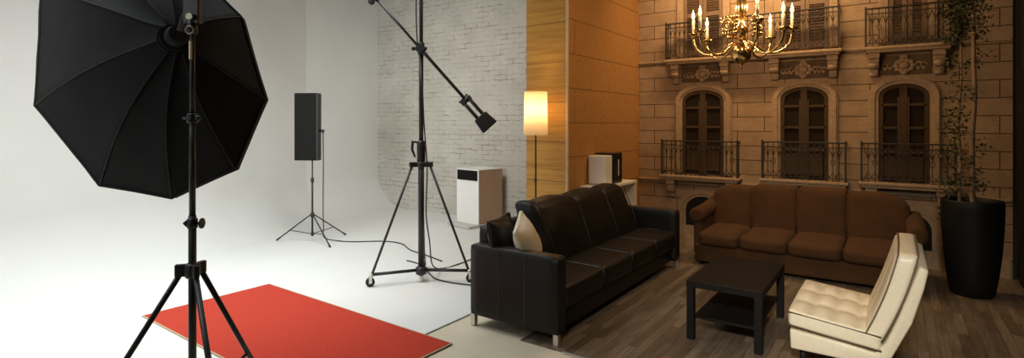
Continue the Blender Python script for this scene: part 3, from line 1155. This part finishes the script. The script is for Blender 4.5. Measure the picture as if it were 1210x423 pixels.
for (deg, rad, zz, sq) in ((150, 0.16, 0.31, 1), (48, 0.14, 0.31, 0), (-90, 0.13, 0.31, 1)):
    d = arm_dir(deg)
    t = d.cross(Vector((0, 0, 1)))
    c0 = d * rad + Vector((0, 0, zz))
    bm = B()
    for k in range(5):
        for q in range(5):
            if (k + q) % 2 == 0 or k in (0, 4) or q in (0, 4):
                ball(bm, c0 + t * (q - 2) * 0.028 * (1 + 0.06 * k) + Vector((0, 0, (k - 2) * 0.034)), 0.019, 10, (1, 1, 1))
    tube(bm, [c0 + d * 0.015 + t * (0.062 * math.cos(a) * (1 - a / 16)) + Vector((0, 0, 0.062 * math.sin(a) * (1 - a / 16))) for a in [k * 0.5 for k in range(26)]], 0.010, 7)
    tube(bm, [d * 0.03 + Vector((0, 0, zz - 0.05)), c0 - Vector((0, 0, 0.03))], 0.010, 8)
    obj('scroll_ornament', bm, M['brass'], cl)

# ------------------------------------------------------------------ floor lamp
fl = thing('floor_lamp', 'slim floor lamp with a lit cream shade against the pine boards', 'lamp', (-3.30, 5.13, 0))
bm = B(); lathe(bm, [(0.13, 0.0), (0.13, 0.012), (0.02, 0.022), (0.012, 0.05)], 32, (0, 0, 0.004)); obj('base', bm, M['black_metal'], fl)
bm = B(); tube(bm, [(0, 0, 0.02), (0, 0, 1.62)], 0.009, 10)
for k in range(3):
    a = k * 2 * PI / 3
    tube(bm, [(0, 0, 1.60), (0.127 * math.cos(a), 0.127 * math.sin(a), 1.60)], 0.003, 6)
obj('pole', bm, M['black_wood'], fl)
bm = B(); lathe(bm, [(0.137, 1.462), (0.128, 1.945)], 48, cap=False); obj('lamp_shade', bm, M['shade'], fl)
bm = B(); ball(bm, (0, 0, 1.68), 0.035, 16, (1, 1, 1.2)); obj('bulb', bm, emissive('lamp_bulb', (1.0, 0.72, 0.38), 8.0), fl)
ld = bpy.data.lights.new('lamp_light', 'POINT')
ld.energy = 11
ld.color = (1.0, 0.66, 0.33)
ld.shadow_soft_size = 0.05
lo = bpy.data.objects.new('lamp_light', ld)
C.objects.link(lo); lo.parent = fl; lo.location = (0, 0, 1.74)

# ------------------------------------------------------------------ white box by the brick wall
wb = thing('speaker_box', 'tall white box with beige side and black grille in front of the brick wall', 'speaker', (-5.385, 6.74, 0), math.radians(-9))
bm = B(); box(bm, (0, 0, 0.46), (0.50, 0.50, 0.82), 0.004); bx_ = obj('cabinet', bm, M['beige_board'], wb, 'beige board carcass')
bm = B(); box(bm, (0, -0.26, 0.46), (0.51, 0.02, 0.84), 0.004); obj('front_panel', bm, M['white_lacquer'], wb, 'white front')
bm = B(); box(bm, (0, -0.272, 0.785), (0.47, 0.012, 0.155), 0.003)
for k in range(6):
    box(bm, (0, -0.279, 0.73 + k * 0.022), (0.44, 0.004, 0.006))
obj('grille', bm, M['panel_face'], wb, 'black grille')
bm = B(); box(bm, (0.0, -0.01, 0.876), (0.51, 0.52, 0.012), 0.003); obj('top_board', bm, M['white_lacquer'], wb)
bm = B(); box(bm, (0.0, -0.12, 0.024), (0.54, 0.70, 0.036), 0.004); obj('plinth', bm, M['grey_board'], wb, 'flat grey board under the box')

# ------------------------------------------------------------------ white cabinet and appliance
wc = thing('cabinet', 'low white open-front cabinet between the black sofa and the brown pier', 'cabinet', (-2.903, 6.215, 0))
bm = B()
box(bm, (0, 0, 0.835), (0.30, 1.01, 0.03), 0.003)
obj('top', bm, M['white_lacquer'], wc)
for y in (-0.49, -0.02, 0.49):
    bm = B(); box(bm, (0, y, 0.412), (0.29, 0.03, 0.814), 0.002); obj('side_panel', bm, M['white_lacquer'], wc)
bm = B(); box(bm, (-0.135, 0, 0.412), (0.012, 0.97, 0.80)); obj('back_panel', bm, M['black_wood'], wc)
bm = B()
for z in (0.03, 0.42):
    box(bm, (0, 0, z), (0.28, 0.96, 0.025), 0.002)
obj('shelf', bm, M['white_lacquer'], wc)
bm = B(); box(bm, (0.145, -0.24, 0.47), (0.016, 0.42, 0.70), 0.002); dr = obj('door', bm, M['white_lacquer'], wc)
bm = B(); tube(bm, [(0.158, -0.06, 0.60), (0.158, -0.06, 0.70)], 0.005, 8); obj('handle', bm, M['steel'], dr)

ap = thing('appliance', 'white and black box-shaped machine standing on the white cabinet', 'appliance', (-2.93, 6.14, 0.852))
bm = B(); box(bm, (0, -0.135, 0.178), (0.23, 0.19, 0.345), 0.012, seg=3); obj('front_casing', bm, M['white_lacquer'], ap, 'white front casing')
bm = B(); box(bm, (0.0, -0.228, 0.178), (0.20, 0.012, 0.315), 0.004); obj('front_panel', bm, M['white_lacquer'], ap)
bm = B(); box(bm, (0, 0.10, 0.188), (0.25, 0.275, 0.372), 0.012, seg=3); bd = obj('body', bm, M['black_plastic'], ap, 'black body')
bm = B(); box(bm, (0.125, 0.12, 0.19), (0.006, 0.022, 0.20), 0.002); obj('strip', bm, M['white_lacquer'], bd, 'pale vertical strip')

# ------------------------------------------------------------------ red carpet
rc = thing('carpet', 'red felt carpet runner lying on the white studio floor', 'carpet', (-3.84, 2.415, 0.001), math.radians(-1.0))
bm = B(); box(bm, (0, 0, 0.006), (2.42, 1.08, 0.009), 0.002); obj('pile', bm, M['red_carpet'], rc)
bm = B()
for sg in (-1, 1):
    box(bm, (0, sg * 0.546, 0.0045), (2.45, 0.014, 0.008), 0.002)
    box(bm, (sg * 1.217, 0, 0.0045), (0.014, 1.10, 0.008), 0.002)
obj('binding', bm, M['red_edge'], rc, 'tan bound edge')


# ------------------------------------------------------------------ light stand and softbox
def tripod_legs(root, zc, zb, feet, r, hub_r, mat, lower=None, brace_t=0.55):
    for (fx, fy) in feet:
        d = Vector((fx, fy, 0)).normalized()
        bm = B()
        top = d * hub_r + Vector((0, 0, zc))
        foot = Vector((fx, fy, 0.014))
        tube(bm, [top, foot], r, 8)
        leg = obj('leg', bm, mat, root)
        bm = B()
        dirv = (foot - top).normalized()
        tube(bm, [foot - dirv * 0.05, foot + dirv * 0.008], r * 1.35, 8)
        obj('rubber_foot', bm, M['black_rubber'], leg)
        bm = B()
        mid = top.lerp(foot, brace_t)
        tube(bm, [d * (hub_r * 0.6) + Vector((0, 0, zb)), mid], r * 0.62, 6)
        obj('brace', bm, mat, leg)


ls = thing('light_stand', 'black tripod light stand holding the big softbox in front of the red carpet', 'stand', (-2.595, 1.166, 0))
tripod_legs(ls, 0.935, 0.33, ((0.572, -0.098), (-0.201, 0.545), (-0.371, -0.446)), 0.0125, 0.04, M['black_metal'], brace_t=0.56)
bm = B(); tube(bm, [(0, 0, 0.28), (0, 0, 1.18)], 0.0165, 14); tube(bm, [(0, 0, 1.16), (0, 0, 1.62)], 0.0135, 14); tube(bm, [(0, 0, 1.6), (0, 0, 2.10)], 0.0115, 14)
obj('pole', bm, M['black_metal'], ls)
bm = B()
lathe(bm, [(0.026, 0.90), (0.032, 0.91), (0.032, 0.955), (0.024, 0.965)], 16)
for (fx, fy) in ((0.572, -0.098), (-0.201, 0.545), (-0.371, -0.446)):
    d = Vector((fx, fy, 0)).normalized()
    box(bm, d * 0.045 + Vector((0, 0, 0.935)), (0.05, 0.024, 0.055), 0.004, (0, 0, math.atan2(d.y, d.x)))
obj('collar', bm, M['black_metal'], ls)
bm = B(); lathe(bm, [(0.018, 0.30), (0.026, 0.31), (0.026, 0.35), (0.018, 0.36)], 14); obj('lower_collar', bm, M['black_metal'], ls)
rv = Vector((math.cos(YAW), math.sin(YAW), 0))
fv = Vector((-math.sin(YAW), math.cos(YAW), 0))
for (z, nm) in ((1.145, 'clamp'), (1.62, 'clamp')):
    bm = B()
    lathe(bm, [(0.019, z - 0.022), (0.023, z - 0.018), (0.023, z + 0.018), (0.019, z + 0.022)], 14)
    k = obj(nm, bm, M['black_metal'], ls)
    bm = B()
    s1 = 1 if z < 1.4 else -1
    tube(bm, [rv * 0.02 * s1 + Vector((0, 0, z)), rv * 0.045 * s1 + Vector((0, 0, z))], 0.006, 8)
    tube(bm, [rv * 0.040 * s1 + Vector((0, 0, z)), rv * 0.046 * s1 + Vector((0, 0, z))], 0.006 if s1 < 0 else 0.024, 12)
    tube(bm, [rv * -0.02 * s1 + Vector((0, 0, z)), rv * -0.042 * s1 + Vector((0, 0, z))], [0.020, 0.004], 8)
    obj('knob', bm, M['black_metal'], k)

SB = [(-3.79, 0.901, 1.693), (-3.496, 1.1, 1.263), (-3.212, 1.337, 1.19), (-2.977, 1.561, 1.343), (-2.892, 1.686, 1.733),
      (-3.034, 1.625, 2.201), (-3.313, 1.428, 2.548), (-3.625, 1.169, 2.633), (-3.843, 0.941, 2.342)]
APX = Vector((-2.821, 1.190, 2.006))
sb = thing('softbox', 'big black octagonal softbox seen from behind on the front light stand', 'softbox', APX)
rim = [Vector(p) - APX for p in SB]
cen = sum(rim, Vector()) / len(rim)
axis = cen.normalized()
wn = Vector((-0.652, 0.751, -0.099)).normalized()
nr = len(rim)
hub_r = 0.065


def rib_pt(v, t):
    rdir = (v - axis * v.dot(axis)).normalized()
    base = rdir * hub_r + axis * 0.015
    p = base.lerp(v, t)
    return p - wn * 0.085 * math.sin(PI * min(1, t)) * (1 - 0.25 * t)


NS, NT = 10, 14
bm = B()
grid = []
for i in range(nr):
    for s in range(NS):
        f = s / NS
        v = rim[i].lerp(rim[(i + 1) % nr], f)
        col = []
        for k in range(NT + 1):
            t = k / NT
            a = rib_pt(rim[i], t).lerp(rib_pt(rim[(i + 1) % nr], t), f)
            sagv = 4 * f * (1 - f)
            a = a + wn * 0.018 * sagv * math.sin(PI * t) - (a - cen * t).normalized() * 0.003 * sagv * t
            a = a + wn * 0.006 * noise.noise(a * 7)
            col.append(bm.verts.new(a))
        grid.append(col)
for i in range(len(grid)):
    a, b_ = grid[i], grid[(i + 1) % len(grid)]
    for k in range(NT):
        f = bm.faces.new((a[k], a[k + 1], b_[k + 1], b_[k]))
        f.smooth = True
rimv = [Vector(c_[-1].co) for c_ in grid]
cov = obj('fabric_shell', bm, M['softbox_cloth'], sb)
for i in range(nr):
    bm = B()
    tube(bm, [rib_pt(rim[i], k / 12) - wn * 0.002 for k in range(13)], 0.0048, 6)
    obj('rib', bm, M['softbox_seam'], sb)
bm = B()
tube(bm, rimv, 0.008, 6, closed=True)
tube(bm, [p + wn * 0.05 - (p - cen).normalized() * 0.004 for p in rimv], 0.006, 6, closed=True)
ring1 = [bm.verts.new(p) for p in rimv]
ring2 = [bm.verts.new(p + wn * 0.055) for p in rimv]
for i in range(len(ring1)):
    j = (i + 1) % len(ring1)
    bm.faces.new((ring1[i], ring2[i], ring2[j], ring1[j]))
obj('rim', bm, M['softbox_seam'], sb)
bm = B()
dv = [bm.verts.new(p + wn * 0.02) for p in rimv]
cv = bm.verts.new(cen + wn * 0.05)
for i in range(len(dv)):
    f = bm.faces.new((dv[i], dv[(i + 1) % len(dv)], cv))
    f.smooth = True
obj('diffuser', bm, M['diffuser'], sb, 'white front diffuser')
# speed ring, lamp body and tilting bracket
x_, y_ = frame_at(axis)
bm = B()
for (rr_, o0, o1) in ((0.066, 0.0, 0.02), (0.074, 0.015, 0.03)):
    tube(bm, [axis * o0, axis * o1], rr_, 28)
obj('speed_ring', bm, M['softbox_seam'], sb)
hd = Vector((0, 0, 0))
head_c = -axis * 0.01
bm = B()
tube(bm, [axis * 0.0, -axis * 0.03, -axis * 0.07], [0.048, 0.050, 0.040], 20)
obj('lamp_head', bm, M['softbox_seam'], sb)
bp = Vector((-2.595, 1.166, 0)) - APX
bp.z = 0
bm = B()
box(bm, (bp.x, bp.y, 2.13 - APX.z), (0.075, 0.03, 0.17), 0.006, (0, 0, YAW))
tube(bm, [(bp.x, bp.y, 2.00 - APX.z), (bp.x, bp.y, 2.06 - APX.z)], 0.022, 14)
tube(bm, [Vector((bp.x, bp.y, 2.16 - APX.z)), Vector((bp.x * 0.5, bp.y * 0.5, 0.08)), -axis * 0.10], 0.014, 10)
br_ = obj('bracket', bm, M['black_metal'], sb)
bm = B()
q = Vector((bp.x, bp.y, 0)) + rv * 0.005 - fv * 0.024
tube(bm, [q + Vector((0, 0, 2.075 - APX.z)), q - fv * 0.012 + Vector((0, 0, 2.075 - APX.z))], 0.015, 14)
tube(bm, [q + rv * (0.018 * math.cos(a)) - fv * 0.006 + Vector((0, 0, 2.015 - APX.z + 0.018 * math.sin(a))) for a in [k * PI / 5 for k in range(10)]], 0.004, 6, closed=True)
obj('knob', bm, M['worn_brass'], br_, 'worn metal locking knobs')
bm = B()
box(bm, q + Vector((0, 0, 1.925 - APX.z)), (0.012, 0.012, 0.085), 0.003, (0, 0, YAW))
obj('lever', bm, M['worn_brass'], br_, 'shiny metal lever')

# ------------------------------------------------------------------ light panel on slim tripod
lp = thing('studio_light', 'narrow upright black panel light on a slim tripod before the white cove', 'light', (-6.43, 4.42, 0))
tripod_legs(lp, 0.36, 0.10, ((-0.40, -0.27), (0.52, -0.10), (0.05, 0.50)), 0.0085, 0.02, M['black_metal'], brace_t=0.62)
bm = B(); tube(bm, [(0, 0, 0.07), (0, 0, 0.82)], 0.013, 12); tube(bm, [(0, 0, 0.80), (0, 0, 1.16)], 0.009, 12); obj('pole', bm, M['black_metal'], lp)
for pr in ([(0.018, 0.32), (0.024, 0.33), (0.024, 0.38), (0.016, 0.39)], [(0.014, 0.07), (0.02, 0.08), (0.02, 0.12), (0.014, 0.125)], [(0.014, 0.79), (0.021, 0.80), (0.021, 0.85), (0.013, 0.86)]):
    bm = B(); lathe(bm, pr, 14); obj('collar', bm, M['black_metal'], lp)
bm = B(); box(bm, (-0.085, 0, 0.455), (0.31, 0.07, 0.91), 0.008)
pn = obj('panel', bm, M['panel_face'], lp)
pn.location = (0, 0, 1.09)
pn.rotation_euler = (0, 0, YAW + math.radians(-6))
bm = B(); box(bm, (0.090, -0.004, 0.455), (0.045, 0.085, 0.905), 0.010); obj('edge_rail', bm, M['black_plastic'], pn)
bm = B(); box(bm, (-0.085, -0.036, 0.455), (0.285, 0.006, 0.875), 0.003); obj('face', bm, M['panel_face'], pn)
bm = B(); tube(bm, [(0.11, 0, 0.40), (0.165, 0, 0.40)], 0.018, 12); tube(bm, [(0.15, 0, 0.37), (0.15, 0, 0.42)], 0.013, 10); obj('plug', bm, M['black_plastic'], pn)
pw = Vector((-6.43, 4.42, 0)) + Matrix.Rotation(YAW + math.radians(-6), 3, 'Z') @ Vector((0.152, 0, 0))
bm = B()
tube(bm, smooth_path([(pw.x, pw.y, 1.46), (pw.x + 0.005, pw.y, 1.0), (pw.x, pw.y, 0.45), (pw.x + 0.01, pw.y, 0.20), (pw.x + 0.06, pw.y - 0.02, 0.06), (-6.08, 4.62, 0.009),
                      (-5.907, 4.70, 0.008), (-5.60, 4.95, 0.008), (-5.30, 4.98, 0.008), (-4.95, 4.80, 0.008), (-4.60, 4.72, 0.008), (-4.25, 4.62, 0.008)], 8), 0.007, 8)
o = obj('power_cable', bm, M['black_rubber'], lp)
o.data.transform(Matrix.Translation((6.43, -4.42, 0)))

# ------------------------------------------------------------------ boom stand
bs = thing('boom_stand', 'tall black wheeled boom stand with slanting arm in front of the brick wall', 'stand', (-3.90, 3.93, 0))
bm = B(); tube(bm, [(0, 0, 0.10), (0, 0, 1.42)], 0.030, 18); obj('column', bm, M['black_metal'], bs)
bm = B(); tube(bm, [(0, 0, 1.38), (0, 0, 2.36)], 0.023, 16); tube(bm, [(0, 0, 2.34), (0, 0, 3.4)], 0.019, 16); obj('upper_column', bm, M['black_metal'], bs)
legdirs = (-rv * 0.93 - fv * 0.36, rv - fv * 0.06, rv * -0.1 + fv)
bm = B()
lathe(bm, [(0.034, 1.15), (0.05, 1.16), (0.05, 1.20), (0.036, 1.21)], 18)
for d in legdirs:
    box(bm, d.normalized() * 0.075 + Vector((0, 0, 1.18)), (0.09, 0.035, 0.05), 0.006, (0, 0, math.atan2(d.y, d.x)))
obj('collar', bm, M['black_metal'], bs)
bm = B()
lathe(bm, [(0.032, 1.21), (0.043, 1.22), (0.043, 1.40), (0.034, 1.42)], 18)
k = obj('sleeve', bm, M['black_metal'], bs)
bm = B()
tube(bm, [-rv * 0.03 + Vector((0, 0, 1.40)), -rv * 0.085 + Vector((0, 0, 1.41)), -rv * 0.092 + Vector((0, 0, 1.33)), -rv * 0.06 + Vector((0, 0, 1.25))], [0.012, 0.018, 0.014, 0.008], 10)
obj('crank_handle', bm, M['black_metal'], k)
bm = B()
lathe(bm, [(0.036, 0.07), (0.055, 0.08), (0.055, 0.14), (0.036, 0.155)], 18)
ball(bm, (0, 0, 0.105), 0.05, 14)
obj('hub', bm, M['black_metal'], bs)
bm = B(); lathe(bm, [(0.022, 0.005), (0.022, 0.075)], 14); obj('foot', bm, M['white_lacquer'], bs, 'white stub foot under the hub')
for d in legdirs:
    d = d.normalized()
    e = d * 0.49
    bm = B()
    tube(bm, [d * 0.04 + Vector((0, 0, 0.118)), e + Vector((0, 0, 0.118))], 0.0155, 10)
    leg = obj('leg', bm, M['black_metal'], bs)
    bm = B()
    tube(bm, [d * 0.09 + Vector((0, 0, 1.17)), e * 0.98 + Vector((0, 0, 0.125))], 0.0125, 10)
    obj('strut', bm, M['black_metal'], leg)
    bm = B()
    cr = d.cross(Vector((0, 0, 1)))
    w0 = e + Vector((0, 0, 0.046)) + d * 0.01
    tube(bm, [w0 - cr * 0.012, w0 + cr * 0.012], 0.044, 20)
    tube(bm, [w0 - cr * 0.016, w0 + cr * 0.016], 0.016, 12)
    cs = obj('caster_wheel', bm, M['black_rubber'], leg)
    bm = B()
    for sg in (-1, 1):
        box(bm, w0 + cr * 0.020 * sg + Vector((0, 0, 0.022)), (0.03, 0.004, 0.065), 0.001, (0, 0, math.atan2(d.y, d.x)))
    tube(bm, [e + Vector((0, 0, 0.09)), e + Vector((0, 0, 0.13))], 0.02, 12)
    obj('caster_fork', bm, M['steel'], cs, 'steel caster fork')
# boom arm in the plane across the column
P0 = Vector((0, 0, 2.34)) - fv * 0.05
adir = (rv * 0.62 + Vector((0, 0, -0.70))).normalized()
bm = B()
tube(bm, [P0 - adir * 0.70, P0 + adir * 0.02], 0.0135, 12)
tube(bm, [P0, P0 + adir * 0.10, P0 + adir * 0.70], [0.026, 0.017, 0.016], 12)
arm = obj('boom_arm', bm, M['black_metal'], bs)
bm = B()
tube(bm, [P0 - fv * 0.03, P0 + fv * 0.07], 0.044, 18)
tube(bm, [P0 - rv * 0.065, P0 + rv * 0.065], 0.018, 12)
ball(bm, P0 - rv * 0.07, 0.022, 12)
lathe(bm, [(0.026, 2.28), (0.034, 2.29), (0.034, 2.40), (0.026, 2.41)], 16)
obj('pivot_clamp', bm, M['black_metal'], bs)
n2 = Vector((0, 0, 1)).cross(fv)
side = adir.cross(fv).normalized()
E_ = P0 + adir * 0.70
bm = B()
for sg in (-1, 1):
    tube(bm, [E_ + side * 0.034 * sg - adir * 0.02, E_ + side * 0.034 * sg + adir * 0.22], 0.019, 10)
tube(bm, [E_ - side * 0.060 - adir * 0.01, E_ + side * 0.060 - adir * 0.01], 0.026, 12)
tube(bm, [E_ - side * 0.07 - adir * 0.035, E_ + side * 0.05 - adir * 0.05], 0.008, 8)
fk = obj('fork', bm, M['black_metal'], arm)
bm = B()
hc = E_ + adir * 0.275
ang = math.atan2(adir.z, adir.dot(rv))
t = bmesh.new()
bmesh.ops.create_cube(t, size=1)
for v in t.verts:
    tap = 0.80 if v.co.x < 0 else 1.0
    v.co = Vector((v.co.x * 0.155, v.co.y * 0.075, v.co.z * 0.185 * tap))
bmesh.ops.bevel(t, geom=list(t.edges), offset=0.016, segments=3, profile=0.5, affect='EDGES')
for v in t.verts:
    v.co = hc + adir * v.co.x + fv * v.co.y + side * v.co.z
merge(bm, t)
obj('weight', bm, M['black_rubber'], arm, 'black block at the low end of the arm')
bm = B()
g = P0 - adir * 0.66 - rv * 0.045
tube(bm, [P0 - adir * 0.70, P0 - adir * 0.64], 0.02, 12)
ball(bm, g - rv * 0.005 + Vector((0, 0, -0.02)), 0.035, 12, (1, 1, 1.1))
tube(bm, [g, P0 - adir * 0.67], 0.008, 8)
obj('end_knob', bm, M['black_rubber'], arm)

bm = B()
px = Vector((-3.90, 3.93, 0))
off = rv * 0.062 - fv * 0.0
tube(bm, smooth_path([px - rv * 0.03 - fv * 0.03 + Vector((0, 0, 3.3)), px - rv * 0.045 - fv * 0.03 + Vector((0, 0, 2.8)), px - rv * 0.032 - fv * 0.04 + Vector((0, 0, 2.42)), px + rv * 0.01 - fv * 0.05 + Vector((0, 0, 2.2)),
                      px + rv * 0.035 - fv * 0.04 + Vector((0, 0, 1.6)), px + rv * 0.065 - fv * 0.03 + Vector((0, 0, 1.15)), px + rv * 0.055 - fv * 0.03 + Vector((0, 0, 0.7)), px + rv * 0.085 + Vector((0, 0, 0.40)), px + rv * 0.10 + fv * 0.10 + Vector((0, 0, 0.14)),
                      px + rv * 0.16 + fv * 0.45 + Vector((0, 0, 0.010)), px + rv * 0.30 + fv * 0.62 + Vector((0, 0, 0.008)), px + rv * 0.44 + fv * 0.86 + Vector((0, 0, 0.008)), px + rv * 0.55 + fv * 1.1 + Vector((0, 0, 0.008))], 8), 0.0065, 8)
o = obj('power_cable', bm, M['black_rubber'], bs)
o.data.transform(Matrix.Translation(-px))
bm = B()
tube(bm, smooth_path([px - rv * 0.30 + fv * 0.80 + Vector((0, 0, 0.009)), px - rv * 0.12 + fv * 0.62 + Vector((0, 0, 0.009)), px + rv * 0.06 + fv * 0.22 + Vector((0, 0, 0.009)), px + rv * 0.14 + fv * 0.06 + Vector((0, 0, 0.009)), px + rv * 0.30 - fv * 0.06 + Vector((0, 0, 0.009)), px + rv * 0.46 - fv * 0.13 + Vector((0, 0, 0.009)), px + rv * 0.8 - fv * 0.26 + Vector((0, 0, 0.009))], 8), 0.0065, 8)
o = obj('power_cable', bm, M['black_rubber'], bs)
o.data.transform(Matrix.Translation(-px))
